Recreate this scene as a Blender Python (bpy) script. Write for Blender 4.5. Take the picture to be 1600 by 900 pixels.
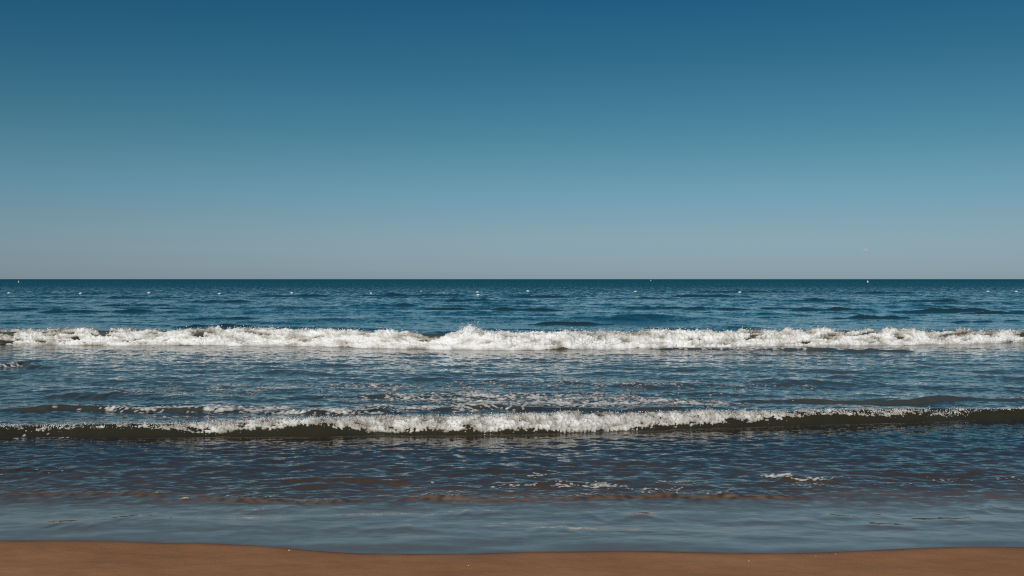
import bpy, math, random
import numpy as np

# ------------------------------------------------------------------ clear
for o in list(bpy.data.objects):
    bpy.data.objects.remove(o)
sc = bpy.context.scene
COL = sc.collection
random.seed(7)
rng = np.random.default_rng(11)

# ------------------------------------------------------------------ camera
CAM_H = 2.1
F = 1556.0                      # focal length in pixels of the 1600 wide photograph (35 mm)
cam = bpy.data.objects.new('camera', bpy.data.cameras.new('camera'))
COL.objects.link(cam)
sc.camera = cam
cam.data.lens = 35.0
cam.data.sensor_width = 36.0
cam.data.clip_start = 0.1
cam.data.clip_end = 120000.0
cam.location = (0, 0, CAM_H)
cam.rotation_euler = (math.radians(90 - math.degrees(math.atan(14.0 / F))), 0, 0)

# ------------------------------------------------------------------ sky and sun
SUN_EL, SUN_AZ = 25.0, 197.0     # low sun behind the camera, a little to the left
world = bpy.data.worlds.new("World")
sc.world = world
world.use_nodes = True
nt = world.node_tree
nt.nodes.clear()
sky = nt.nodes.new('ShaderNodeTexSky')
sky.sky_type = 'NISHITA'
sky.sun_disc = False
sky.sun_elevation = math.radians(SUN_EL)
sky.sun_rotation = math.radians(SUN_AZ)
sky.altitude = 0
sky.air_density = 1.0
sky.dust_density = 0.6
sky.ozone_density = 2.0
# colour grade of the air by elevation: grey haze at the horizon, teal above it
tc = nt.nodes.new('ShaderNodeTexCoord')
sx = nt.nodes.new('ShaderNodeSeparateXYZ')
asn = nt.nodes.new('ShaderNodeMath'); asn.operation = 'ARCSINE'
mr = nt.nodes.new('ShaderNodeMapRange')
mr.inputs['From Min'].default_value = 0.0
mr.inputs['From Max'].default_value = math.radians(40.0)
ramp = nt.nodes.new('ShaderNodeValToRGB')
mul = nt.nodes.new('ShaderNodeMixRGB'); mul.blend_type = 'MULTIPLY'
mul.inputs[0].default_value = 1.0
bg = nt.nodes.new('ShaderNodeBackground')
bg.inputs[1].default_value = 0.0915
wo = nt.nodes.new('ShaderNodeOutputWorld')
L = nt.links.new
L(tc.outputs['Generated'], sx.inputs[0])
L(sx.outputs['Z'], asn.inputs[0])
L(asn.outputs[0], mr.inputs['Value'])
L(mr.outputs[0], ramp.inputs[0])
L(sky.outputs[0], mul.inputs[1])
L(ramp.outputs[0], mul.inputs[2])
L(mul.outputs[0], bg.inputs[0])
L(bg.outputs[0], wo.inputs[0])
SKY_GRADE = [  # elevation in degrees, r, g, b
    (0.0, .478, .660, 1.035), (0.37, .438, .613, .958), (1.14, .388, .545, .845), (2.21, .374, .5085, .729), (3.53, .343, .485, .648),
    (4.78, .306, .489, .609), (6.6, .253, .458, .533), (8.41, .198, .421, .472), (10.2, .158, .385, .443), (11.97, .120, .351, .417),
    (13.72, .095, .3245, .405), (15.45, .073, .300, .392), (40.0, .073, .300, .392)]
er = ramp.color_ramp
er.interpolation = 'LINEAR'
while len(er.elements) > 1:
    er.elements.remove(er.elements[-1])
for i, (e, r, g, b) in enumerate(SKY_GRADE):
    el = er.elements[0] if i == 0 else er.elements.new(e / 40.0)
    el.position = e / 40.0
    el.color = (r, g, b, 1)

sun = bpy.data.objects.new('sun', bpy.data.lights.new('sun', 'SUN'))
COL.objects.link(sun)
sun.data.energy = 3.1
sun.data.angle = math.radians(0.53)
sun.data.color = (1.0, 0.935, 0.85)
_e, _a = math.radians(SUN_EL), math.radians(SUN_AZ)
from mathutils import Vector
sdir = Vector((math.sin(_a) * math.cos(_e), math.cos(_a) * math.cos(_e), math.sin(_e)))
sun.rotation_euler = sdir.to_track_quat('Z', 'Y').to_euler()
sun.location = sdir * 60

sc.view_settings.view_transform = 'Standard'
sc.view_settings.look = 'None'
sc.view_settings.exposure = 0.0
sc.view_settings.gamma = 1.0
sc.view_settings.use_curve_mapping = False
sc.render.engine = 'CYCLES'
sc.cycles.max_bounces = 6
sc.cycles.use_denoising = False
sc.cycles.filter_width = 1.2

# ------------------------------------------------------------------ helpers
def tag(o, label=None, cat=None, group=None, kind=None):
    if label: o['label'] = label
    if cat: o['category'] = cat
    if group: o['group'] = group
    if kind: o['kind'] = kind
    return o

def mesh_np(name, v, f, mat, parent=None, smooth=True, attrs=None):
    """v (N,3), f (M,4) or (M,3) -> one linked mesh object"""
    me = bpy.data.meshes.new(name)
    v = np.asarray(v, dtype=np.float32); f = np.asarray(f, dtype=np.int32)
    k = f.shape[1]
    me.vertices.add(len(v)); me.vertices.foreach_set('co', v.ravel())
    me.loops.add(f.size); me.loops.foreach_set('vertex_index', f.ravel())
    me.polygons.add(len(f))
    me.polygons.foreach_set('loop_start', np.arange(0, f.size, k, dtype=np.int32))
    me.polygons.foreach_set('loop_total', np.full(len(f), k, dtype=np.int32))
    me.polygons.foreach_set('use_smooth', np.full(len(f), smooth, dtype=bool))
    for an, av in (attrs or {}).items():
        at = me.attributes.new(an, 'FLOAT', 'POINT')
        at.data.foreach_set('value', np.asarray(av, dtype=np.float32).ravel())
    me.update(calc_edges=True)
    me.validate()
    if mat: me.materials.append(mat)
    o = bpy.data.objects.new(name, me)
    COL.objects.link(o)
    if parent: o.parent = parent
    return o

def grid_faces(nr, nc, keep=None):
    i = np.arange(nr * nc, dtype=np.int32).reshape(nr, nc)
    f = np.stack([i[:-1, :-1], i[:-1, 1:], i[1:, 1:], i[1:, :-1]], -1)
    if keep is not None:
        return f[keep]
    return f.reshape(-1, 4)

def compact(v, f, attrs=None):
    u, inv = np.unique(f, return_inverse=True)
    a = {k: np.asarray(x).ravel()[u] for k, x in (attrs or {}).items()}
    return v[u], inv.reshape(f.shape), a

_perm = {}
def perlin(x, y, seed=0):
    if seed not in _perm:
        r = np.random.default_rng(1000 + seed)
        p = r.permutation(512).astype(np.int32)
        ang = r.random(512) * 2 * np.pi
        _perm[seed] = (p, np.cos(ang).astype(np.float32), np.sin(ang).astype(np.float32))
    p, gx, gy = _perm[seed]
    x = np.asarray(x, dtype=np.float64); y = np.asarray(y, dtype=np.float64)
    xi = np.floor(x); yi = np.floor(y)
    fx = (x - xi).astype(np.float32); fy = (y - yi).astype(np.float32)
    xi = xi.astype(np.int64) & 511; yi = yi.astype(np.int64) & 511
    u = fx * fx * fx * (fx * (fx * 6 - 15) + 10); v = fy * fy * fy * (fy * (fy * 6 - 15) + 10)
    x1 = (xi + 1) & 511; y1 = (yi + 1) & 511
    def g(a, b, dx, dy):
        h = p[(p[a] + b) & 511]
        return gx[h] * dx + gy[h] * dy
    n00 = g(xi, yi, fx, fy); n10 = g(x1, yi, fx - 1, fy)
    n01 = g(xi, y1, fx, fy - 1); n11 = g(x1, y1, fx - 1, fy - 1)
    a = n00 + u * (n10 - n00); b = n01 + u * (n11 - n01)
    return (a + v * (b - a)) * 1.5

def fbm(x, y, seed, octv=3, gain=0.5, lac=2.03):
    s = 0; a = 1.0
    for k in range(octv):
        s = s + a * perlin(x, y, seed + k); x = x * lac; y = y * lac; a *= gain
    return s

def sstep(a, b, x):
    t = np.clip((x - a) / (b - a), 0, 1)
    return t * t * (3 - 2 * t)

def P(px, py, z=0.0):
    """where the ray through a pixel of the photograph meets the level z"""
    D = (CAM_H - z) * F / (py - 436.0)
    return (px - 800.0) / F * D, D

def curve(pts):
    """world curve Y(X) from (px, py, z) samples"""
    w = np.array([P(*p) for p in pts])
    # run on past the frame at the same depth
    X = np.concatenate([[w[0, 0] - 30], w[:, 0], [w[-1, 0] + 30]])
    Y = np.concatenate([[w[0, 1]], w[:, 1], [w[-1, 1]]])
    # smooth resample
    xs = np.linspace(X[0], X[-1], 4000); ys = np.interp(xs, X, Y)
    k = np.hanning(61); k /= k.sum()
    ys = np.convolve(np.pad(ys, 30, mode='edge'), k, mode='valid')
    return lambda x: np.interp(x, xs, ys)

def along(pts, D):
    """value along X at depth D from (px, value) samples"""
    X = np.array([(p[0] - 800) / F * D for p in pts]); V = np.array([p[1] for p in pts], dtype=float)
    return lambda x: np.interp(x, X, V)

# ------------------------------------------------------------------ node materials
def new_mat(name):
    m = bpy.data.materials.new(name); m.use_nodes = True
    n = m.node_tree; n.nodes.clear()
    out = n.nodes.new('ShaderNodeOutputMaterial')
    b = n.nodes.new('ShaderNodeBsdfPrincipled')
    n.links.new(b.outputs[0], out.inputs[0])
    return m, n, b

def ramp_node(n, stops):
    r = n.nodes.new('ShaderNodeValToRGB'); e = r.color_ramp
    e.elements[0].position = stops[0][0]; e.elements[0].color = (*stops[0][1], 1)
    e.elements[1].position = stops[-1][0]; e.elements[1].color = (*stops[-1][1], 1)
    for p, c in stops[1:-1]:
        k = e.elements.new(p); k.color = (*c, 1)
    return r

def noise_node(n, scale, detail, vec=None, rough=0.5):
    t = n.nodes.new('ShaderNodeTexNoise')
    t.inputs['Scale'].default_value = scale
    t.inputs['Detail'].default_value = detail
    t.inputs['Roughness'].default_value = rough
    if vec is not None: n.links.new(vec, t.inputs['Vector'])
    return t

def scaled_pos(n, s):
    g = n.nodes.new('ShaderNodeNewGeometry')
    m = n.nodes.new('ShaderNodeVectorMath'); m.operation = 'MULTIPLY'
    n.links.new(g.outputs['Position'], m.inputs[0]); m.inputs[1].default_value = s
    return m.outputs[0]

def math_node(n, op, a, b=None):
    m = n.nodes.new('ShaderNodeMath'); m.operation = op
    for i, v in enumerate((a, b)):
        if v is None: continue
        if isinstance(v, (int, float)): m.inputs[i].default_value = v
        else: n.links.new(v, m.inputs[i])
    return m.outputs[0]

def attr(n, name):
    a = n.nodes.new('ShaderNodeAttribute'); a.attribute_name = name
    return a.outputs['Fac']

def make_water():
    m, n, b = new_mat('sea_water')
    silt_shade = attr(n, 'silt_shade')
    nz = noise_node(n, 1.0, 3, scaled_pos(n, (0.7, 0.5, 1)))
    s2 = math_node(n, 'ADD', silt_shade, math_node(n, 'MULTIPLY', math_node(n, 'SUBTRACT', nz.outputs[0], 0.5), 0.18))
    r = ramp_node(n, [(0.0, (0.009, 0.084, 0.114)), (0.3, (0.024, 0.042, 0.042)), (0.5, (0.085, 0.093, 0.080)), (0.62, (0.050, 0.050, 0.040)),
                      (0.70, (0.031, 0.029, 0.018)), (0.80, (0.050, 0.036, 0.022)), (0.90, (0.098, 0.063, 0.036)), (0.95, (0.19, 0.112, 0.060)), (1.0, (0.21, 0.145, 0.105))])
    n.links.new(s2, r.inputs[0]); n.links.new(r.outputs[0], b.inputs['Base Color'])
    b.inputs['IOR'].default_value = 1.333
    b.inputs['Roughness'].default_value = 0.04
    # unresolved small ripples: slopes added to the surface normal
    acc = None
    for sc_, det, an in (((1.6, 1.0, 1.0), 4.0, 'slope_far'), ((6.0, 8.5, 5.0), 3.0, 'slope_near')):
        t = noise_node(n, 1.0, det, scaled_pos(n, sc_), 0.6)
        sb = n.nodes.new('ShaderNodeVectorMath'); sb.operation = 'SUBTRACT'
        n.links.new(t.outputs['Color'], sb.inputs[0]); sb.inputs[1].default_value = (0.5, 0.5, 0.5)
        ml = n.nodes.new('ShaderNodeVectorMath'); ml.operation = 'MULTIPLY'
        n.links.new(sb.outputs[0], ml.inputs[0]); ml.inputs[1].default_value = (0.6, 1.6, 0.0)
        scl = n.nodes.new('ShaderNodeVectorMath'); scl.operation = 'SCALE'
        n.links.new(ml.outputs[0], scl.inputs[0]); n.links.new(attr(n, an), scl.inputs['Scale'])
        if acc is None: acc = scl.outputs[0]
        else:
            ad = n.nodes.new('ShaderNodeVectorMath'); ad.operation = 'ADD'
            n.links.new(acc, ad.inputs[0]); n.links.new(scl.outputs[0], ad.inputs[1]); acc = ad.outputs[0]
    # fronts of the unresolved waves face the shore they run to
    st = n.nodes.new('ShaderNodeVectorMath'); st.operation = 'SCALE'; st.inputs[0].default_value = (0, -1, 0)
    n.links.new(attr(n, 'steep'), st.inputs['Scale'])
    ad = n.nodes.new('ShaderNodeVectorMath'); ad.operation = 'ADD'
    n.links.new(acc, ad.inputs[0]); n.links.new(st.outputs[0], ad.inputs[1]); acc = ad.outputs[0]
    g = n.nodes.new('ShaderNodeNewGeometry')
    ad = n.nodes.new('ShaderNodeVectorMath'); ad.operation = 'ADD'
    n.links.new(g.outputs['Normal'], ad.inputs[0]); n.links.new(acc, ad.inputs[1])
    nn = n.nodes.new('ShaderNodeVectorMath'); nn.operation = 'NORMALIZE'
    n.links.new(ad.outputs[0], nn.inputs[0])
    n.links.new(nn.outputs[0], b.inputs['Normal'])
    return m

def make_foam():
    m, n, b = new_mat('sea_foam')
    r = ramp_node(n, [(0.0, (0.17, 0.14, 0.11)), (0.35, (0.44, 0.42, 0.38)), (0.7, (0.74, 0.73, 0.71)), (1.0, (0.84, 0.84, 0.84))])
    nz = noise_node(n, 14.0, 3)
    g = n.nodes.new('ShaderNodeNewGeometry'); n.links.new(g.outputs['Position'], nz.inputs['Vector'])
    s = math_node(n, 'ADD', attr(n, 'dense'), math_node(n, 'MULTIPLY', math_node(n, 'SUBTRACT', nz.outputs[0], 0.5), 0.5))
    n.links.new(s, r.inputs[0]); n.links.new(r.outputs[0], b.inputs['Base Color'])
    b.inputs['Roughness'].default_value = 0.6
    b.inputs['Specular IOR Level'].default_value = 0.25
    return m

def make_sand():
    m, n, b = new_mat('beach_sand')
    p = scaled_pos(n, (1, 1, 1))
    n1 = noise_node(n, 1.3, 4, p); n2 = noise_node(n, 260.0, 2, p); n3 = noise_node(n, 9.0, 4, scaled_pos(n, (1, 3, 1)), 0.6)
    r = ramp_node(n, [(0.25, (0.39, 0.175, 0.074)), (0.5, (0.50, 0.227, 0.098)), (0.75, (0.63, 0.295, 0.138))])
    v = math_node(n, 'ADD', math_node(n, 'MULTIPLY', n1.outputs[0], 0.55), math_node(n, 'MULTIPLY', n3.outputs[0], 0.30))
    v = math_node(n, 'ADD', v, math_node(n, 'MULTIPLY', n2.outputs[0], 0.20))
    n.links.new(v, r.inputs[0])
    mx = n.nodes.new('ShaderNodeMixRGB'); mx.blend_type = 'MIX'
    n.links.new(attr(n, 'damp'), mx.inputs[0]); n.links.new(r.outputs[0], mx.inputs[1])
    mx.inputs[2].default_value = (0.19, 0.09, 0.055, 1)
    n.links.new(mx.outputs[0], b.inputs['Base Color'])
    b.inputs['Roughness'].default_value = 0.8
    b.inputs['Specular IOR Level'].default_value = 0.2
    bp = n.nodes.new('ShaderNodeBump'); bp.inputs['Strength'].default_value = 0.3; bp.inputs['Distance'].default_value = 0.004
    n.links.new(math_node(n, 'ADD', n2.outputs[0], math_node(n, 'MULTIPLY', n3.outputs[0], 2.0)), bp.inputs['Height'])
    n.links.new(bp.outputs[0], b.inputs['Normal'])
    return m

def make_plain(name, col, rough=0.5, var=0.15, scale=12.0):
    m, n, b = new_mat(name)
    nz = noise_node(n, scale, 3)
    tcn = n.nodes.new('ShaderNodeTexCoord'); n.links.new(tcn.outputs['Object'], nz.inputs['Vector'])
    r = ramp_node(n, [(0.3, tuple(c * (1 - var) for c in col)), (0.7, tuple(min(1, c * (1 + var)) for c in col))])
    n.links.new(nz.outputs[0], r.inputs[0]); n.links.new(r.outputs[0], b.inputs['Base Color'])
    b.inputs['Roughness'].default_value = rough
    return m

M_water, M_foam, M_sand = make_water(), make_foam(), make_sand()

# ------------------------------------------------------------------ the beach profile
SLOPE = 0.072
Z0, Y0 = 0.145, 7.10                  # sand level at the wet edge
def sand_z(x, y):
    z = Z0 - SLOPE * (y - Y0)
    z = np.maximum(z, -0.9 - 0.004 * (y - 27))
    z = np.where(y < 2, Z0 - SLOPE * (2 - Y0) + (2 - y) * 0.02, z)
    return z + 0.010 * fbm(x * 0.5, y * 0.9, 40, 3)

edge_y = curve([(-150, 841, Z0), (0, 839, Z0), (100, 837, Z0), (250, 841, Z0), (400, 848, Z0), (500, 862, Z0), (560, 866, Z0), (700, 866, Z0),
                (850, 864, Z0), (970, 860, Z0), (1100, 866, Z0), (1200, 868, Z0), (1350, 864, Z0), (1430, 859, Z0), (1480, 853, Z0), (1600, 852, Z0), (1750, 855, Z0)])
bore_y = curve([(-150, 772, .02), (0, 774, .02), (50, 772, .02), (150, 773, .02), (250, 776, .02), (350, 783, .02), (430, 786, .02), (500, 788, .02),
                (560, 785, .02), (600, 782, .02), (650, 778, .02), (750, 782, .02), (830, 783, .02), (950, 779, .02), (1050, 777, .02), (1150, 777, .02),
                (1220, 781, .02), (1300, 774, .02), (1450, 773, .02), (1600, 769, .02), (1750, 769, .02)])
bore_a = along([(-200, .3), (0, .35), (100, .8), (250, .9), (330, .8), (440, 1.0), (520, .8), (580, .35), (650, .8), (720, 1.1), (900, .9), (1000, 1.0), (1100, 1.1),
                (1220, 1.0), (1260, .35), (1400, .2), (1600, .25), (1800, .25)], 9.4)

# ------------------------------------------------------------------ the two breakers
in_base = curve([(-200, 686, 0), (0, 685, 0), (250, 686, 0), (500, 683, 0), (700, 683, 0), (850, 681, 0), (950, 677, 0), (1050, 674, 0), (1150, 671, 0),
                 (1250, 667, 0), (1350, 664, 0), (1450, 662, 0), (1600, 657, 0), (1800, 655, 0)])
in_amp = along([(-300, .11), (0, .125), (200, .145), (400, .175), (600, .195), (750, .21), (900, .205), (1050, .195), (1200, .185), (1400, .175), (1600, .15), (1900, .13)], 13.6)
in_clear = along([(-200, .85), (0, .80), (200, .74), (280, .6), (330, .45), (500, .40), (650, .33), (800, .30), (950, .33), (1050, .42), (1200, .5), (1300, .68), (1450, .8), (1600, .86), (1900, .9)], 13.6)
in_thick = along([(-200, -.022), (0, -.017), (200, -.016), (270, -.010), (330, .002), (480, .010), (600, .016), (900, .018), (1020, .012), (1150, .004), (1240, -.006), (1330, -.016), (1600, -.020), (1900, -.025)], 13.6)
IN_F, IN_B = 0.30, 1.0

out_base = curve([(-200, 538, 0), (0, 538, 0), (200, 540, 0), (400, 540, 0), (520, 542, 0), (640, 545, 0), (760, 547, 0), (900, 546, 0), (980, 544, 0), (1100, 543, 0),
                  (1250, 541, 0), (1400, 539, 0), (1500, 538, 0), (1600, 535, 0), (1800, 533, 0)])
out_amp = along([(-200, .38), (0, .39), (150, .40), (260, .44), (345, .49), (400, .44), (500, .43), (680, .43), (735, .47), (800, .42), (950, .42), (1030, .43), (1200, .42), (1400, .41), (1480, .40), (1600, .34), (1900, .3)], 31)
OUT_F, OUT_B = 0.62, 2.6

def wave_profile(q, lf, lb):
    """0..1 across a wave that runs towards the beach: steep front, long back"""
    f = sstep(0, 1, q / lf)
    f = np.where(q < lf, f ** 1.15, 0)
    b = np.exp(-np.maximum(q - lf, 0) ** 1.25 / lb)
    return np.where(q < 0, 0, np.where(q < lf, f, b))

# low unbroken ridges: (px0, px1, py, height, front length)
RIDGES = [(-80, 430, 646, 0.0850, .22), (380, 640, 650, 0.0750, .22), (620, 1120, 644, 0.0600, .25), (1100, 1700, 631, 0.0850, .25),
          (-40, 90, 575, 0.0900, .5), (60, 180, 622, 0.0500, .4), (440, 700, 625, 0.0500, .35), (900, 1150, 606, 0.0500, .4), (1180, 1420, 603, 0.0500, .45),
          (1180, 1330, 548, .09, .25), (1290, 1440, 550, .08, .25), (1000, 1200, 547, .07, .25),
          (235, 410, 517, 0.120, .5), (-90, 120, 485, 0.179, .6), (46, 284, 488, 0.179, .6), (210, 350, 484, 0.203, .6), (392, 588, 483, 0.179, .6), (538, 692, 480, 0.191, .6),
          (636, 804, 484, 0.263, .7), (732, 928, 487, 0.239, .6), (908, 1062, 493, 0.155, .5), (807, 968, 506, 0.167, .5), (962, 1123, 482, 0.167, .6), (1036, 1204, 484, 0.203, .7),
          (1226, 1394, 486, 0.239, .6), (1386, 1589, 488, 0.263, .7), (1480, 1760, 491, 0.239, .7), (1288, 1442, 499, 0.191, .5), (1158, 1312, 483, 0.144, .6),
          (1222, 1348, 471, 0.287, .9), (368, 592, 464, 0.311, 1.0), (532, 728, 463, 0.311, 1.0), (686, 784, 471, 0.239, .9), (782, 908, 465, 0.311, 1.0), (1036, 1204, 464, 0.287, 1.0), (940, 1080, 467, 0.191, .9),
          (1406, 1539, 472, 0.311, .9), (1290, 1500, 459, 0.359, 1.2), (1058, 1282, 457, 0.311, 1.2), (92, 288, 466, 0.239, .9), (-8, 188, 460, 0.239, 1.0), (256, 424, 473, 0.215, .8), (128, 282, 478, 0.179, .8),
          (252, 448, 500, 0.096, .5), (544, 656, 497, 0.096, .5), (1472, 1668, 503, 0.120, .5), (408, 562, 493, 0.084, .5), (1098, 1252, 497, 0.096, .5),
          # swash zone
          (430, 660, 757, 0.0400, .14), (-60, 130, 742, 0.0400, .16), (1180, 1370, 756, 0.0450, .14), (1370, 1620, 745, 0.0300, .16), (280, 420, 738, 0.0300, .14),
          (640, 880, 742, 0.0300, .15), (900, 1120, 729, 0.0220, .18), (800, 1000, 760, 0.0250, .12), (1000, 1130, 764, 0.0200, .12), (690, 830, 714, 0.0200, .2),
          (660, 790, 800, 0.0018, .12), (900, 1080, 808, 0.0024, .14), (1230, 1420, 809, 0.0027, .12), (1420, 1640, 816, 0.0024, .10), (170, 260, 808, 0.0021, .12),
          (300, 480, 795, 0.0018, .12), (1330, 1440, 829, 0.0015, .06), (1100, 1300, 818, 0.0015, .08), (500, 700, 831, 0.0012, .08), (820, 960, 836, 0.0012, .08),
          (1480, 1640, 792, 0.0024, .12), (60, 160, 825, 0.0012, .06)]

# wind chop: many short sines about the shoreward direction
NW = 96
lam = np.exp(np.log(0.09) + (np.log(2.6) - np.log(0.09)) * rng.random(NW) ** 1.6)
thd = rng.normal(0, math.radians(46), NW)
kx = 2 * np.pi / lam * np.sin(thd); ky = -2 * np.pi / lam * np.cos(thd)
ph = rng.uniform(0, 2 * np.pi, NW)
swl = np.exp(rng.uniform(np.log(4.5), np.log(13.0), 22)); swt = rng.normal(0, math.radians(13), 22); swp = rng.uniform(0, 6.28, 22)

def level(x, y):
    """water level without waves: the sloping film, then the sea"""
    s = Z0 - SLOPE * (y - Y0) + 0.010 * fbm(x * 0.5, y * 0.9, 40, 3)
    e = y - edge_y(x)
    film = np.where(e > 0, 0.0018 * (1 - np.exp(-np.maximum(e, 0) / 0.05)), e * 0.10)
    film = np.maximum(film, -0.05)
    bq = y - bore_y(x) + 0.05 * fbm(x * 1.8, y * 1.6, 60, 3) + 0.03 * perlin(x / .12, y / .25, 65)
    churn = np.abs(perlin(x / .11, y / .13, 62)) + 0.6 * np.abs(perlin(x / .05, y / .06, 63))
    bore = bore_a(x) * np.clip(0.75 + 0.9 * fbm(x * 1.1, y * 0 + 2, 67, 3), 0.1, 1.6) * sstep(0, 0.12, bq) * (0.013 * np.exp(-np.maximum(bq, 0) / 1.0) + 0.030 * churn * (1 + 0.9 * perlin(x / .5, y * 0 + 5, 64)) * np.exp(-np.maximum(bq, 0) / 0.25))
    a = s + film; z = 0.015 * np.log(np.exp(np.clip(a / 0.015, -60, 60)) + 1)      # soft maximum with sea level
    z = np.where(a > 0.2, a, z)
    return z + bore

def macro(x, y):
    """everything except the wind chop"""
    z = level(x, y)
    wob = 0.10 * fbm(x * 0.55, y * 0.3, 70, 3)
    z = z + in_amp(x) * (1 + 0.12 * perlin(x * 0.8, y * 0 + 3.3, 75)) * wave_profile(y - in_base(x) + wob, IN_F, IN_B)
    wob2 = 0.22 * fbm(x * 0.30, y * 0.15, 80, 4)
    z = z + out_amp(x) * (1 + 0.10 * perlin(x * 0.45, y * 0 + 1.3, 85)) * wave_profile(y - out_base(x) + wob2, OUT_F, OUT_B)
    return z

_rd = []
for (a, b, py, h, lf) in RIDGES:
    zz = 0.05 if py > 785 else 0.0
    X0, D = P(a, py, zz); X1, _ = P(b, py, zz)
    _rd.append((X0, X1, D, h, lf, rng.uniform(0, 50)))

def ridges(x, y):
    z = np.zeros_like(x)
    yr = y[:, 0] if y.ndim == 2 else None
    for (X0, X1, D, h, lf, sd) in _rd:
        def part(xx, yy):
            c = 0.5 * (X0 + X1); w = 0.5 * (X1 - X0)
            ax = np.clip(1 - np.abs((xx - c) / w) ** 2.5, 0, 1)
            ax = ax * (0.8 + 0.5 * perlin(xx / (w * 0.35), yy * 0 + sd, 90))
            q = yy - D + lf * 1.3 * fbm(xx / (w * 0.5), yy * 0 + sd, 91, 3)
            if D < 9.05:                     # low smooth ripples on the thin sheet
                return 0.006 * np.maximum(ax, 0) * np.exp(-(q / 0.13) ** 2)
            return (h if D > 12 else h * 0.6) * np.maximum(ax, 0) * wave_profile(q, lf, lf * 2.2)
        if yr is None:
            m = np.abs(y - D) < lf * 14
            if m.any(): z[m] += part(x[m], y[m])
        else:
            m = np.abs(yr - D) < lf * 14
            if m.any(): z[m] += part(x[m], y[m])
    return z

def chop(x, y, cx, cy):
    """cx, cy: mesh cell size, used to leave out waves the mesh cannot carry"""
    e = y - bore_y(x)
    amp = 0.015 * sstep(0.1, 0.6, y - edge_y(x)) + 0.060 * sstep(-0.05, 0.7, e) + 0.018 * sstep(13.5, 15.5, y) + 0.035 * sstep(30, 38, y)
    amp = amp * (1.0 - 0.45 * sstep(24, 30, y) * (1 - sstep(46, 62, y)))
    amp = amp * (0.9 + 0.55 * fbm(x * 0.35, y * 0.28, 100, 2))
    q = y - in_base(x) + 0.10 * fbm(x * 0.55, y * 0.3, 70, 2)
    amp = amp * (1 - 0.3 * np.exp(-((q - 0.14) / 0.28) ** 2))
    amp = np.maximum(amp, 0)
    wx = x + 0.12 * perlin(x * 0.9, y * 0.9, 110); wy = y + 0.12 * perlin(x * 0.9, y * 0.9, 111)
    h = np.zeros_like(x)
    for i in range(NW):
        w = sstep(2.4, 4.5, lam[i] / np.maximum(cx, cy * 0.9))
        if lam[i] > 1.0: w = w * sstep(13.8, 15.5, y) + 0.0
        elif lam[i] > 0.55: w = w * (0.35 + 0.65 * sstep(13.5, 15, y))
        if not np.any(w > 0): continue
        a = math.sqrt(2.0 / NW) / (2 * np.pi / lam[i])
        h += (w * a) * np.sin(kx[i] * wx + ky[i] * wy + ph[i])
    h = h * amp
    far = sstep(31, 42, y)
    if np.any(far > 0):
        s = np.zeros_like(x)
        for i in range(len(swl)):
            w = sstep(2.4, 4.5, swl[i] / cy)
            k = 2 * np.pi / swl[i]
            s += w * (0.0105 / k) * np.sin(k * (np.sin(swt[i]) * wx - np.cos(swt[i]) * wy) + swp[i])
        s = s * (0.75 + 0.9 * np.abs(perlin(x / 14.0, y / 9.0, 120)))
        h = h + far * (s + 1.2 * np.maximum(s, 0) ** 2)
    return h

def water(x, y, cx, cy):
    return macro(x, y) + ridges(x, y) + chop(x, y, cx, cy)

# ------------------------------------------------------------------ sea surface (one sheet from the sand to the horizon)
def rows():
    ys = [6.55]
    while ys[-1] < 26000:
        y = ys[-1]
        if y < 16.5: d = 0.0165 + 0.0012 * max(0, y - 9)
        elif y < 29: d = 0.026 + 0.0028 * (y - 16.5)
        elif y < 33.5: d = 0.040
        elif y < 200: d = max(0.05, (y - 26) * 0.0068)
        elif y < 1500: d = y * 0.012
        else: d = y * 0.05
        ys.append(y + d)
    return np.array(ys)
ys = rows()
NC = 860
u = np.linspace(-1, 1, NC)
W = 0.60 * ys + 3.0
Xg = W[:, None] * u[None, :]
Yg = np.repeat(ys[:, None], NC, 1)
cx = (2 * W / NC)[:, None] * np.ones_like(Xg); cy = np.gradient(ys)[:, None] * np.ones_like(Xg)
Zg = water(Xg, Yg, cx, cy)
silt_shade = np.interp(Yg, [6, 8.8, 9.5, 11, 12.6, 13.3, 16, 22, 29, 31, 36, 60], [1.0, 1.0, .92, .86, .79, .70, .58, .52, .48, .40, .14, 0])
Rg = ridges(Xg, Yg); silt_shade = silt_shade + np.where(Yg > 34, np.clip(Rg / 0.12, 0, 1) * 0.28, 0)  # far swell ridges: shade of their fronts put into the water colour
qi = Yg - in_base(Xg); silt_shade = silt_shade + (0.70 - silt_shade) * np.exp(-((qi - .2) / .45) ** 2)
qb = Yg - bore_y(Xg); silt_shade = silt_shade + (0.035 + 0.10 * perlin(Xg / .09, Yg / .1, 66)) * np.exp(-((qb - 0.08) / .16) ** 2) * bore_a(Xg)
qo = Yg - out_base(Xg); silt_shade = np.maximum(silt_shade, 0.76 * np.exp(-((qo + .2) / 1.1) ** 2))
sl_near = np.interp(Yg, [6.5, 9.0, 9.8, 13, 15, 25, 60, 120], [.025, .06, .28, .30, .32, .32, .30, .40])
sl_near = sl_near * (1 - 0.35 * np.exp(-((qi - 0.14) / 0.25) ** 2))
sl_far = np.interp(Yg, [6.5, 14, 25, 34, 60, 120, 300, 2000], [0, 0, .02, .05, .25, .6, .9, .9])
sea = mesh_np('sea_water', np.stack([Xg, Yg, Zg], -1).reshape(-1, 3), grid_faces(len(ys), NC), M_water,
              attrs={'silt_shade': silt_shade, 'slope_near': sl_near, 'slope_far': sl_far, 'steep': np.interp(Yg, [9.2, 9.8, 11.5, 13, 13.5, 34, 60, 120, 300, 1500], [0, .025, .035, .03, 0, 0, .0, .06, .28, .42])})
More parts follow.
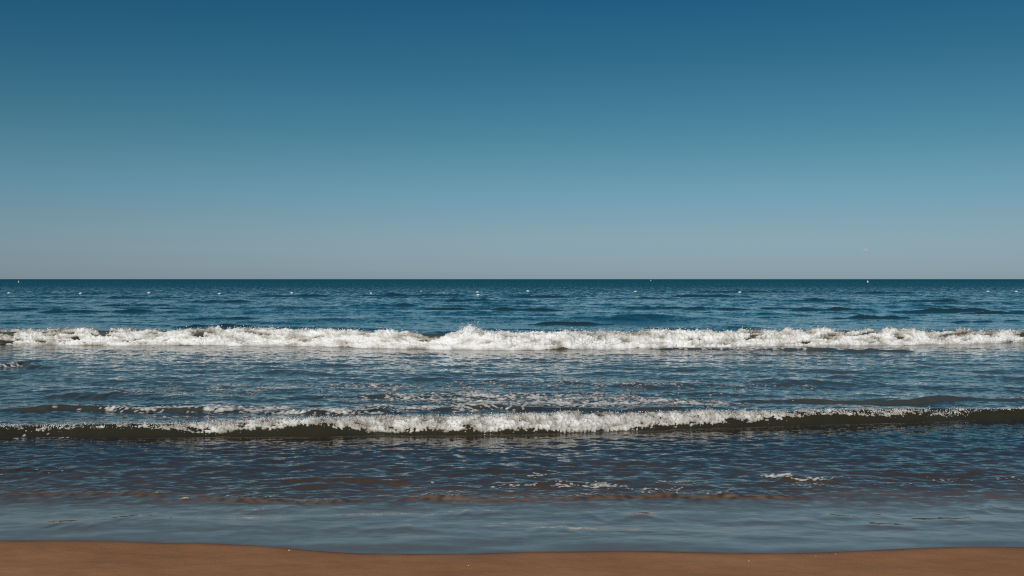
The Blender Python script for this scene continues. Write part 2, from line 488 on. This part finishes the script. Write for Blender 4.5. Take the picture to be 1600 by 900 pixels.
tag(sea, 'blue green sea running from the wet sand out to the horizon', 'sea', kind='structure')
print('sea', Zg.size)

# ------------------------------------------------------------------ beach
def axis(lo, hi, d, far):
    a = list(np.arange(lo, hi, d)); s = d
    b = []; y = lo
    while y > -far: s *= 1.25; y -= s; b.append(y)
    c = []; y = a[-1]; s = d
    while y < far: s *= 1.25; y += s; c.append(y)
    return np.array(b[::-1] + a + c)
ax_, ay_ = axis(-6.5, 6.5, 0.03, 900), axis(5.2, 10.0, 0.02, 900)
XS, YS = np.meshgrid(ax_, ay_)
near = (YS < 10.2) & (YS > 4)
ZS = sand_z(XS, YS)
ZS = ZS + np.where(near, 0.0022 * fbm(XS * 7, YS * 5, 130, 3) + 0.0035 * fbm(XS * 2.2, YS * 2.2, 133, 2), 0) * sstep(0.0, 0.25, edge_y(XS) - YS)
damp = np.exp(-np.maximum(edge_y(XS) - YS + 0.015 * fbm(XS * 3, YS * 3, 135, 2), 0) / 0.045)
sand = mesh_np('beach_sand', np.stack([XS, YS, ZS], -1).reshape(-1, 3), grid_faces(*XS.shape), M_sand, attrs={'damp': damp})
tag(sand, 'strip of damp orange brown sand along the bottom edge', 'beach', kind='structure')

# ------------------------------------------------------------------ breaking foam
def breaker_foam(base_fn, lf, q_list, dx, xr, thick_fn, scale, dense_fn):
    """a lumpy skin of foam standing proud of the wave; holes where it is thin"""
    xs = np.arange(-xr, xr, dx)
    q = np.asarray(q_list)
    X = np.repeat(xs[None, :], len(q), 0); Y = base_fn(X) + q[:, None]
    Hm = macro(X, Y) + ridges(X, Y)
    e = 0.03
    gx = (macro(X + e, Y) - Hm) / e; gy = (macro(X, Y + e) - macro(X, Y - e)) / (2 * e)
    nl = np.sqrt(1 + gx ** 2 + gy ** 2)
    N = np.stack([-gx / nl, -gy / nl, 1 / nl], -1)
    ds = np.sqrt(np.diff(Y, axis=0, prepend=Y[:1]) ** 2 + np.diff(Hm, axis=0, prepend=Hm[:1]) ** 2)
    A = np.cumsum(ds, 0)
    t = thick_fn(X, A, q[:, None] * np.ones_like(X), Hm)
    V = np.stack([X, Y, Hm], -1) + N * t[..., None]
    # roll forward a little where thick
    keep = (np.maximum.reduce([t[:-1, :-1], t[1:, :-1], t[:-1, 1:], t[1:, 1:]]) > -0.004)
    f = grid_faces(len(q), len(xs), keep)
    return compact(V.reshape(-1, 3), f, {'dense': dense_fn(X, A, t)})

def q_axis(lf, lo, hi, n_front, n_rest):
    a = np.linspace(lo, 0, n_rest, endpoint=False); b = np.linspace(0, lf, n_front, endpoint=False); c = np.linspace(lf, hi, n_rest)
    return np.concatenate([a, b, c])

# outer breaker
out_cover = along([(-200, .0), (0, .0), (60, .01), (200, .03), (330, .035), (480, .04), (600, .045), (680, .050), (735, .065), (800, .05), (950, .045), (1050, .03), (1200, .03),
                   (1350, .035), (1480, .035), (1530, .02), (1600, .015), (1900, .0)], 31)
out_top = along([(-200, 0.75), (0, 0.75), (130, 0.80), (230, 0.70), (260, 0.56), (300, 0.56), (390, 0.56), (420, 0.65), (470, 0.80), (510, 0.75), (550, 0.56), (640, 0.56), (680, 0.58), (735, 0.80),
                 (800, 0.70), (860, 0.56), (960, 0.62), (1000, 0.56), (1040, 0.62), (1090, 0.75), (1200, 0.72), (1400, 0.60), (1440, 0.56), (1480, 0.56), (1540, 0.56), (1600, 0.65), (1900, 0.56)], 31)
def out_thick(X, A, q, Hm):
    lum = np.abs(fbm(X / 0.50, A / 0.36, 200, 2)) * 0.055 + np.abs(perlin(X / 0.17, A / 0.20, 204)) * 0.060 + np.abs(perlin(X / 0.075, A / 0.10, 206)) * 0.050 + perlin(X / .035, A / .03, 207) * .008
    ridge = perlin(X / 1.3, A / 0.9, 208) * 0.022
    env = sstep(-0.10, 0.06, q + 0.10 * fbm(X / 0.6, A * 0, 209, 3)) * (1 - sstep(out_top(X) - 0.08, out_top(X) + 0.22, q + 0.17 * fbm(X / 0.7, A / 2, 212, 3)))
    base = 0.012 + out_cover(X)
    peak = 0.12 * np.exp(-((X - P(735, 545)[0]) / 0.24) ** 2) * sstep(0.3, 0.6, q) * (0.5 + np.abs(perlin(X / .12, A / .3, 216)))
    gap = 0.125 * np.maximum(fbm(X / 0.8, A / 0.16, 214, 4) - 0.05, 0) * np.clip(1.25 - 14 * np.maximum(out_cover(X) - .02, 0), 0.25, 1.25) * (1 + 0.5 * sstep(6, 10, np.abs(X)))
    return (base + lum + ridge - gap) * env + peak * env - 0.05 * (1 - env) 
lfo = OUT_F
def out_dense(X, A, t):
    d = 0.24 + 4.6 * t - 0.35 * (A - 0.75) + 0.45 * fbm(X / 0.8, A / 0.35, 220, 3)
    return np.clip(d, 0, 1)
v1, f1, a1 = breaker_foam(out_base, OUT_F, q_axis(OUT_F, -0.30, OUT_F + 0.75, 46, 26), 0.022, 19.5, out_thick, 1.0, out_dense)

# inner breaker: streaky threads
def in_thick_fn(X, A, q, Hm):
    lum = np.abs(fbm(X / 0.20, A / 0.16, 230, 2)) * 0.026 + np.abs(perlin(X / 0.055, A / 0.085, 233)) * 0.020 + np.abs(perlin(X / 0.026, A / 0.05, 234)) * 0.014
    hgt = wave_profile(q, IN_F, IN_B)
    lo = in_clear(X) + 0.12 * fbm(X / 0.5, A * 0, 236, 3) + 0.16 * perlin(X / 0.09, A / 0.05, 239) + 0.18 * perlin(X / 0.035, A / .025, 240)
    front = sstep(lo - 0.12, lo + 0.12, np.where(q < IN_F, hgt, 1.0))
    wid = 0.06 + 8.0 * np.maximum(in_thick(X) + .004, 0)
    back = 1 - sstep(wid * 0.7, wid * 1.4, q - IN_F + 0.16 * fbm(X / 0.3, A / 0.4, 241, 3))
    env = front * back
    gap = 0.040 * np.maximum(fbm(X / 0.22, A / 0.14, 244, 3), 0) + 0.022 * np.maximum(perlin(X / .035, A / .05, 248), 0)
    return (0.006 + in_thick(X) + lum - gap) * env - 0.03 * (1 - env)
def in_dense(X, A, t):
    return np.clip(0.19 + 9.0 * t - 0.9 * np.maximum(A - IN_F * 1.05, 0) + 0.30 * fbm(X / 0.3, A / 0.2, 246, 3), 0, 1)
v2, f2, a2 = breaker_foam(in_base, IN_F, q_axis(IN_F, -0.02, IN_F + 0.75, 46, 34), 0.0105, 9.6, in_thick_fn, 1.0, in_dense)

# droplets thrown off the crests
def droplets(v, f, a, n, spread, rmin, rmax, zmin):
    zs = v[:, 2]
    cand = np.where(zs > zmin(v[:, 0]))[0]
    pick = v[rng.choice(cand, n)]
    off = np.abs(rng.normal(0, 1, (n, 3))) * np.array([0, 0, spread]) + rng.normal(0, spread * .5, (n, 3))
    c = pick + off
    r = rmin + (rmax - rmin) * rng.random(n) ** 2.5
    oct_v = np.array([(1, 0, 0), (-1, 0, 0), (0, 1, 0), (0, -1, 0), (0, 0, 1), (0, 0, -1)], float)
    oct_f = np.array([(0, 2, 4), (2, 1, 4), (1, 3, 4), (3, 0, 4), (2, 0, 5), (1, 2, 5), (3, 1, 5), (0, 3, 5)])
    jit = 0.7 + 0.6 * rng.random((n, 6, 1))
    V = c[:, None, :] + oct_v[None] * r[:, None, None] * jit
    Fc = oct_f[None] + (np.arange(n) * 6)[:, None, None]
    return V.reshape(-1, 3), Fc.reshape(-1, 3)

def foam_object(name, v, f, a, drops, label):
    tri = np.concatenate([f[:, [0, 1, 2]], f[:, [0, 2, 3]]])
    dv, df = drops
    V = np.concatenate([v, dv]); T = np.concatenate([tri, df + len(v)])
    d = np.concatenate([a['dense'], np.full(len(dv), 0.85)])
    o = mesh_np(name, V, T, M_foam, attrs={'dense': d})
    return tag(o, label, 'foam', kind='stuff')

d1 = droplets(v1, f1, a1, 3200, 0.035, 0.006, 0.022, lambda x: 0.86 * out_amp(x))
pk = P(735, 545)[0]
selp = v1[(np.abs(v1[:, 0] - pk) < 0.35) & (v1[:, 2] > 0.40)]
if len(selp):
    d1b = droplets(selp, None, None, 420, 0.06, 0.006, 0.02, lambda x: x * 0 + 0.4)
    d1 = (np.concatenate([d1[0], d1b[0]]), np.concatenate([d1[1], d1b[1] + len(d1[0])]))
foam_object('breaker_foam', v1, f1, a1, d1, 'thick white foam of the far breaker rolling across the whole sea')
d2 = droplets(v2, f2, a2, 6000, 0.014, 0.003, 0.009, lambda x: 0.55 * in_amp(x))
# beads of froth strung along the crest where it has not broken yet
nbead = 8400
xb = np.concatenate([rng.uniform(P(-100, 670)[0], P(420, 670)[0], nbead * 5 // 9), rng.uniform(P(1050, 650)[0], P(1720, 650)[0], nbead - nbead * 5 // 9)])
xb = xb[rng.random(nbead) < np.clip(0.40 + 1.2 * perlin(xb / .4, xb * 0 + 7.7, 320), 0.06, 1)]
qb_ = IN_F + rng.normal(-0.012, 0.036, len(xb)); yb = in_base(xb) + qb_
bead = np.stack([xb, yb, macro(xb, yb) + ridges(xb, yb) + 0.004], -1)
d2c = droplets(bead, None, None, len(xb), 0.006, 0.0028, 0.0085, lambda x: x * 0 - 9)
d2 = (np.concatenate([d2[0], d2c[0]]), np.concatenate([d2[1], d2c[1] + len(d2[0])]))
foam_object('wavelet_foam', v2, f2, a2, d2, 'thin streaky white foam on the crest of the small near wave')
print('foam', len(f1), len(f2))

# ------------------------------------------------------------------ floating foam flecks
FLECKS = [  # px, py, half width, half height, density
    (300, 641, 200, 7, .86), (60, 640, 120, 5, .5), (520, 647, 160, 6, .8), (680, 640, 150, 9, .80), (860, 632, 210, 11, .80), (1020, 628, 140, 8, .78),
    (780, 622, 300, 14, .74), (640, 606, 220, 14, .62), (900, 600, 300, 16, .56), (300, 610, 200, 16, .55), (1150, 605, 200, 14, .5), (320, 598, 90, 8, .5), (380, 610, 130, 9, .42), (480, 622, 110, 8, .4), (560, 590, 140, 8, .2),
    (1120, 618, 110, 8, .42), (1090, 634, 90, 6, .8), (1260, 627, 130, 4, .6), (1450, 623, 160, 4, .55), (1580, 626, 60, 4, .5), (1150, 590, 200, 10, .22),
    (10, 573, 30, 2.0, .95), (82, 588, 22, 3, .5), (330, 655, 140, 5, .6), (120, 657, 130, 4, .5),
    (60, 686, 90, 9, .52), (90, 700, 90, 8, .45), (40, 742, 70, 14, .5), (850, 744, 60, 7, .60), (815, 760, 40, 5, .72), (920, 760, 70, 8, .74), (1030, 768, 60, 5, .74), (1070, 756, 60, 6, .6),
    (1216, 746, 30, 4, 1.0), (1275, 750, 40, 4, .8), (1325, 748, 20, 4, .6), (1280, 760, 60, 6, .66), (1400, 758, 60, 7, .56), (1500, 752, 70, 8, .50), (1570, 748, 60, 8, .46), (665, 755, 20, 5, .66), (770, 763, 30, 4, .7),
    (380, 778, 70, 4, .6), (700, 777, 70, 4, .55), (1050, 773, 70, 4, .6), (1140, 774, 60, 3, .6), (200, 772, 70, 3, .5), (900, 776, 60, 3, .5), (1340, 545, 110, 2.2, .7), (1150, 546, 110, 2.6, .8), (80, 522, 150, 2.5, .3), (1100, 520, 100, 2.0, .3), (700, 552, 260, 3.5, .22), (250, 548, 300, 4, .18)]
def fleck_density(x, y):
    d = np.zeros_like(x)
    for (px, py, hx, hy, am) in FLECKS:
        X, D = P(px, py)
        wx = hx / F * D; wy = hy * D * D / (CAM_H * F)
        d = np.maximum(d, am * np.exp(-((x - X) / wx) ** 4 * 0.7 - ((y - D) / wy) ** 2 * 0.8))
    return d
def fleck_patch(y0, y1, dy, xw, dx, s):
    yy = np.arange(y0, y1, dy); xx = np.arange(-xw, xw, dx)
    X, Y = np.meshgrid(xx, yy)
    wx = X + 0.10 * s * perlin(X / (.35 * s), Y / (.35 * s), 300); wy = Y + 0.16 * s * perlin(X / (.35 * s), Y / (.35 * s), 301)
    den = fleck_density(X, Y)
    r1 = 1 - np.abs(perlin(wx / (0.44 * s), wy / (0.20 * s), 303)) * 2.0
    r2 = 1 - np.abs(perlin(wx / (0.20 * s), wy / (0.10 * s), 304)) * 2.0
    blob = fbm(X / (0.5 * s), Y / (0.6 * s), 306, 3)
    sc_ = 0.50 * r1 + 0.36 * r2 + 0.30 * blob + 0.55 * perlin(X / (0.07 * s), Y / (0.09 * s), 309) + 0.3 * perlin(X / (0.03 * s), Y / (0.05 * s), 310)
    t = den * 1.15 - 1.20 + sc_ * 0.62
    t = np.where(den < 0.05, -1, t)
    keep = np.maximum.reduce([t[:-1, :-1], t[1:, :-1], t[:-1, 1:], t[1:, 1:]]) > 0
    H = water(X, Y, np.full_like(X, dx * 1.6), np.full_like(X, dy * 1.6))
    Z = H + 0.005 + np.clip(t, -0.05, 0.35) * 0.06 * s + 0.003 * perlin(X / .03, Y / .03, 311)
    return compact(np.stack([X, Y, Z], -1).reshape(-1, 3), grid_faces(len(yy), len(xx), keep), {'dense': np.clip(0.40 + 1.6 * t, 0, .95)})
pv, pf, pa = [], [], []; nb = 0
for args in ((9.3, 11.3, .016, 6.6, .012, .6), (12.0, 14.6, .020, 8.4, .014, .7), (14.6, 24.5, .026, 14.0, .017, 1.0), (27.5, 33.5, .05, 18.5, .03, 1.5)):
    v, f, a = fleck_patch(*args)
    pv.append(v); pf.append(f + nb); pa.append(a['dense']); nb += len(v)
fl = mesh_np('foam_flecks', np.concatenate(pv), np.concatenate(pf), M_foam, attrs={'dense': np.concatenate(pa)})
tag(fl, 'lacy white foam flecks floating on the water between the two breakers', 'foam', kind='stuff')
print('flecks', nb)

# ------------------------------------------------------------------ floats and marker buoys
M_white = make_plain('white_plastic', (0.80, 0.80, 0.78), 0.45, 0.06)
M_grey = make_plain('weathered_rim', (0.30, 0.30, 0.29), 0.6)
M_red = make_plain('faded_red', (0.36, 0.15, 0.11), 0.5)
M_amber = make_plain('pale_amber', (0.78, 0.66, 0.50), 0.5, 0.08)

def lathe(name, prof, mat, parent=None, seg=16):
    """closed solid of revolution about z from (r, z) pairs"""
    n = len(prof); v = []; f = []
    for (r, z) in prof:
        for k in range(seg):
            a = 2 * math.pi * k / seg; v.append((r * math.cos(a), r * math.sin(a), z))
    for i in range(n - 1):
        for k in range(seg):
            k2 = (k + 1) % seg
            f.append((i * seg + k, i * seg + k2, (i + 1) * seg + k2, (i + 1) * seg + k))
    me = bpy.data.meshes.new(name)
    me.from_pydata(v, [], f + [tuple(range(seg))[::-1], tuple(range((n - 1) * seg, n * seg))])
    me.update()
    for p in me.polygons: p.use_smooth = len(p.vertices) == 4
    me.materials.append(mat)
    o = bpy.data.objects.new(name, me); COL.objects.link(o)
    if parent: o.parent = parent
    return o

def empty(name, loc):
    o = bpy.data.objects.new(name, None); COL.objects.link(o); o.location = loc
    o.empty_display_size = 0.2
    return o

def copy_thing(src):
    c = src.copy(); COL.objects.link(c)
    for ch in src.children:
        k = ch.copy(); COL.objects.link(k); k.parent = c
    return c

def make_float():
    t = empty('swim_float', (0, 0, 0))
    lathe('float_body', [(0.05, -0.14), (0.16, -0.12), (0.235, -0.04), (0.25, 0.035), (0.25, 0.075)], M_white, t)
    lathe('rim', [(0.25, 0.075), (0.266, 0.08), (0.27, 0.095), (0.266, 0.11), (0.25, 0.115)], M_grey, t)
    lathe('float_top', [(0.25, 0.115), (0.243, 0.17), (0.20, 0.225), (0.12, 0.26), (0.03, 0.272)], M_white, t)
    lathe('lifting_eye', [(0.028, 0.272), (0.034, 0.29), (0.034, 0.32), (0.012, 0.335)], M_grey, t, 10)
    return t

def at(x, y):
    X = np.array([[x]]); Y = np.array([[y]])
    return float(water(X, Y, np.full_like(X, .2), np.full_like(X, .5 if y < 200 else 2))[0, 0])

FLOATS = [
    (14, 457.0, 1.0, 'white float nearest the left edge of the swim line'),
    (126, 458.5, 1.05, 'bright white float, second from the left in the swim line'),
    (233, 457.0, 1.0, 'white float, third from the left in the swim line'),
    (343, 458.5, 1.0, 'white float, fourth from the left in the swim line'),
    (456, 457.5, .95, 'tilted white float, fifth from the left in the swim line'),
    (580, 457.0, .85, 'dim white float left of the middle, low behind a swell'),
    (658, 454.0, .55, 'smallest white float, just left of the pair at the centre'),
    (746, 455.2, 1.0, 'upper, farther white float of the pair at the centre'),
    (747, 461.2, 1.05, 'lower, nearer white float of the pair at the centre'),
    (825, 455.0, .95, 'white float just right of the pair at the centre'),
    (993, 455.0, .9, 'white float under the tiny pale marker on the horizon'),
    (1156, 456.0, 1.0, 'white float well left of the red topped marker buoy'),
    (1371, 454.8, .95, 'white float just below and right of the red topped marker buoy'),
    (1544, 454.8, .9, 'white float, second from the right edge'),
    (1588, 454.8, .95, 'white float nearest the right edge')]
proto = make_float()
for i, (px, py, s, lab) in enumerate(FLOATS):
    o = proto if i == 0 else copy_thing(proto)
    X, D = P(px, py + 1.6)
    o.location = (X, D, at(X, D) + 0.02)
    o.scale = (s * D / 145.0, s * D / 145.0, 0.62 * s * D / 145.0)
    o.rotation_euler = (random.uniform(-.15, .15), random.uniform(-.18, .18) + (.35 if 'tilted' in lab else 0), random.uniform(0, 6))
    tag(o, lab, 'buoy', 'white floats of the swim line')

def make_marker(mat_top, mat_body):
    t = empty('marker_buoy', (0, 0, 0))
    lathe('hull', [(0.2, -0.4), (0.42, -0.3), (0.52, 0.0), (0.52, 0.20), (0.46, 0.30)], M_grey, t)
    lathe('tower', [(0.46, 0.30), (0.40, 0.38), (0.34, 0.85), (0.30, 1.05)], mat_body, t)
    lathe('top_mark', [(0.22, 1.05), (0.34, 1.12), (0.36, 1.30), (0.22, 1.55), (0.04, 1.78)], mat_top, t)
    return t
for px, py, s, mt, mb, lab in (
        (1356, 441.6, .85, M_red, M_white, 'white marker buoy with a red top under the horizon at right'),
        (29, 441.6, 0.7, M_red, M_amber, 'dull pinkish marker buoy at the horizon, far left'),
        (1017, 439.2, 0.6, M_white, M_white, 'tiny pale marker on the horizon right of the centre')):
    t = make_marker(mt, mb)
    X, D = P(px, py)
    t.location = (X, D, at(X, D)); t.scale = (s * min(D, 700) / 527.0,) * 3
    tag(t, lab, 'marker buoy', 'marker buoys at the horizon')

# ------------------------------------------------------------------ shells and a leaf on the shore
M_shell = make_plain('shell', (0.72, 0.68, 0.60), 0.5, 0.15, 60)
M_leaf = make_plain('dry_leaf', (0.62, 0.40, 0.22), 0.6, 0.2, 60)
def make_shell(r):
    """a small ribbed half shell lying hollow side down"""
    t = []; f = []; nr, ns = 5, 18
    for i in range(nr):
        w = i / (nr - 1)
        for k in range(ns):
            a = 2 * math.pi * k / ns
            rr = r * (0.08 + 0.92 * w) * (1 + 0.06 * math.cos(9 * a) * w) * (1.0 + 0.15 * math.cos(a))
            t.append((rr * math.cos(a), rr * math.sin(a) * 0.85, r * 0.5 * (1 - w ** 2)))
    for i in range(nr - 1):
        for k in range(ns):
            f.append((i * ns + k, (i + 1) * ns + k, (i + 1) * ns + (k + 1) % ns, i * ns + (k + 1) % ns))
    f.append(tuple(range(ns)))
    f.append(tuple(range((nr - 1) * ns, nr * ns))[::-1])
    me = bpy.data.meshes.new('shell'); me.from_pydata(t, [], f); me.update(); me.materials.append(M_shell)
    for p in me.polygons: p.use_smooth = True
    o = bpy.data.objects.new('shell', me); COL.objects.link(o)
    return o
def ground(px, py):
    z = Z0
    for _ in range(6):
        X, D = P(px, py, z); z = float(sand_z(np.array([X]), np.array([D]))[0])
    return X, D, z
for px, py, r, lab in ((451, 861, .008, 'white shell on the sand left of the middle, at the water edge'), (1171, 878, .006, 'small white shell lying well up on the sand right of the middle'),
                       (1307, 867, .005, 'pale shell right at the wet edge, nearest the right side'), (1276, 870, .004, 'tiny pale shell just left of the one on the wet edge'),
                       (732, 885, .006, 'dull pale shell on the sand near the middle of the bottom edge')):
    X, D, z = ground(px, py)
    o = make_shell(r); o.location = (X, D, z + 0.001); o.rotation_euler = (random.uniform(-.2, .2), random.uniform(-.2, .2), random.uniform(0, 6))
    tag(o, lab, 'shell', 'shells on the sand')
def make_leaf():
    t = empty('dry_leaf', (0, 0, 0))
    n = 9; v = []; f = []
    for i in range(n):
        s = i / (n - 1); w = 0.016 * math.sin(math.pi * min(1, s * 0.96 + .02)) ** 0.8
        for j, m in enumerate((-1, -.5, 0, .5, 1)):
            v.append((s * 0.07 - 0.035, m * w, 0.006 * abs(m) + 0.007 * math.sin(s * 3.1)))
    for i in range(n - 1):
        for j in range(4): f.append((i * 5 + j, (i + 1) * 5 + j, (i + 1) * 5 + j + 1, i * 5 + j + 1))
    me = bpy.data.meshes.new('blade'); me.from_pydata(v, [], f); me.materials.append(M_leaf)
    b = bpy.data.objects.new('blade', me); COL.objects.link(b); b.parent = t
    so = b.modifiers.new('thick', 'SOLIDIFY'); so.thickness = 0.0008
    s = lathe('stalk', [(0.0012, 0), (0.0011, 0.012), (0.0009, 0.024)], M_leaf, t, 8)
    s.rotation_euler = (0, -math.pi / 2 + .2, 0); s.location = (-0.035, 0, 0.001)
    return t
lf_ = make_leaf()
X, D = P(288, 777, .03)
lf_.location = (X, D, at(X, D) + 0.006); lf_.rotation_euler = (0.15, 0, 0.2)
tag(lf_, 'small tan leaf adrift at the front edge of the wash', 'leaf')

# ------------------------------------------------------------------ faint wisp low in the sky
def make_wisp():
    m = bpy.data.materials.new('wisp'); m.use_nodes = True; n = m.node_tree; n.nodes.clear()
    out = n.nodes.new('ShaderNodeOutputMaterial'); d = n.nodes.new('ShaderNodeBsdfDiffuse'); tr = n.nodes.new('ShaderNodeBsdfTransparent'); mx = n.nodes.new('ShaderNodeMixShader')
    d.inputs[0].default_value = (0.80, 0.66, 0.80, 1); mx.inputs[0].default_value = 0.10
    n.links.new(tr.outputs[0], mx.inputs[1]); n.links.new(d.outputs[0], mx.inputs[2]); n.links.new(mx.outputs[0], out.inputs[0])
    D = 6000.0; X = (1352 - 800) / F * D; Z = CAM_H + (436 - 391) / F * D
    import bmesh
    bm = bmesh.new()
    for (dx, dz, r) in ((-9, -1, 7), (-2, 2, 9), (6, 3, 9), (12, -1, 6), (0, -6, 6)):
        g = bmesh.ops.create_icosphere(bm, subdivisions=2, radius=r)
        for w in g['verts']:
            w.co = w.co * (1 + 0.2 * math.sin(w.co.x * 1.3 + dx) * math.cos(w.co.z * 1.1)) + Vector((dx, random.uniform(-4, 4), dz))
    me = bpy.data.meshes.new('cloud_wisp'); bm.to_mesh(me); bm.free(); me.materials.append(m)
    o = bpy.data.objects.new('cloud_wisp', me); COL.objects.link(o); o.location = (X, D, Z)
    for p in me.polygons: p.use_smooth = True
    tag(o, 'faint pinkish wisp of cloud low in the sky at right', 'cloud')
make_wisp()
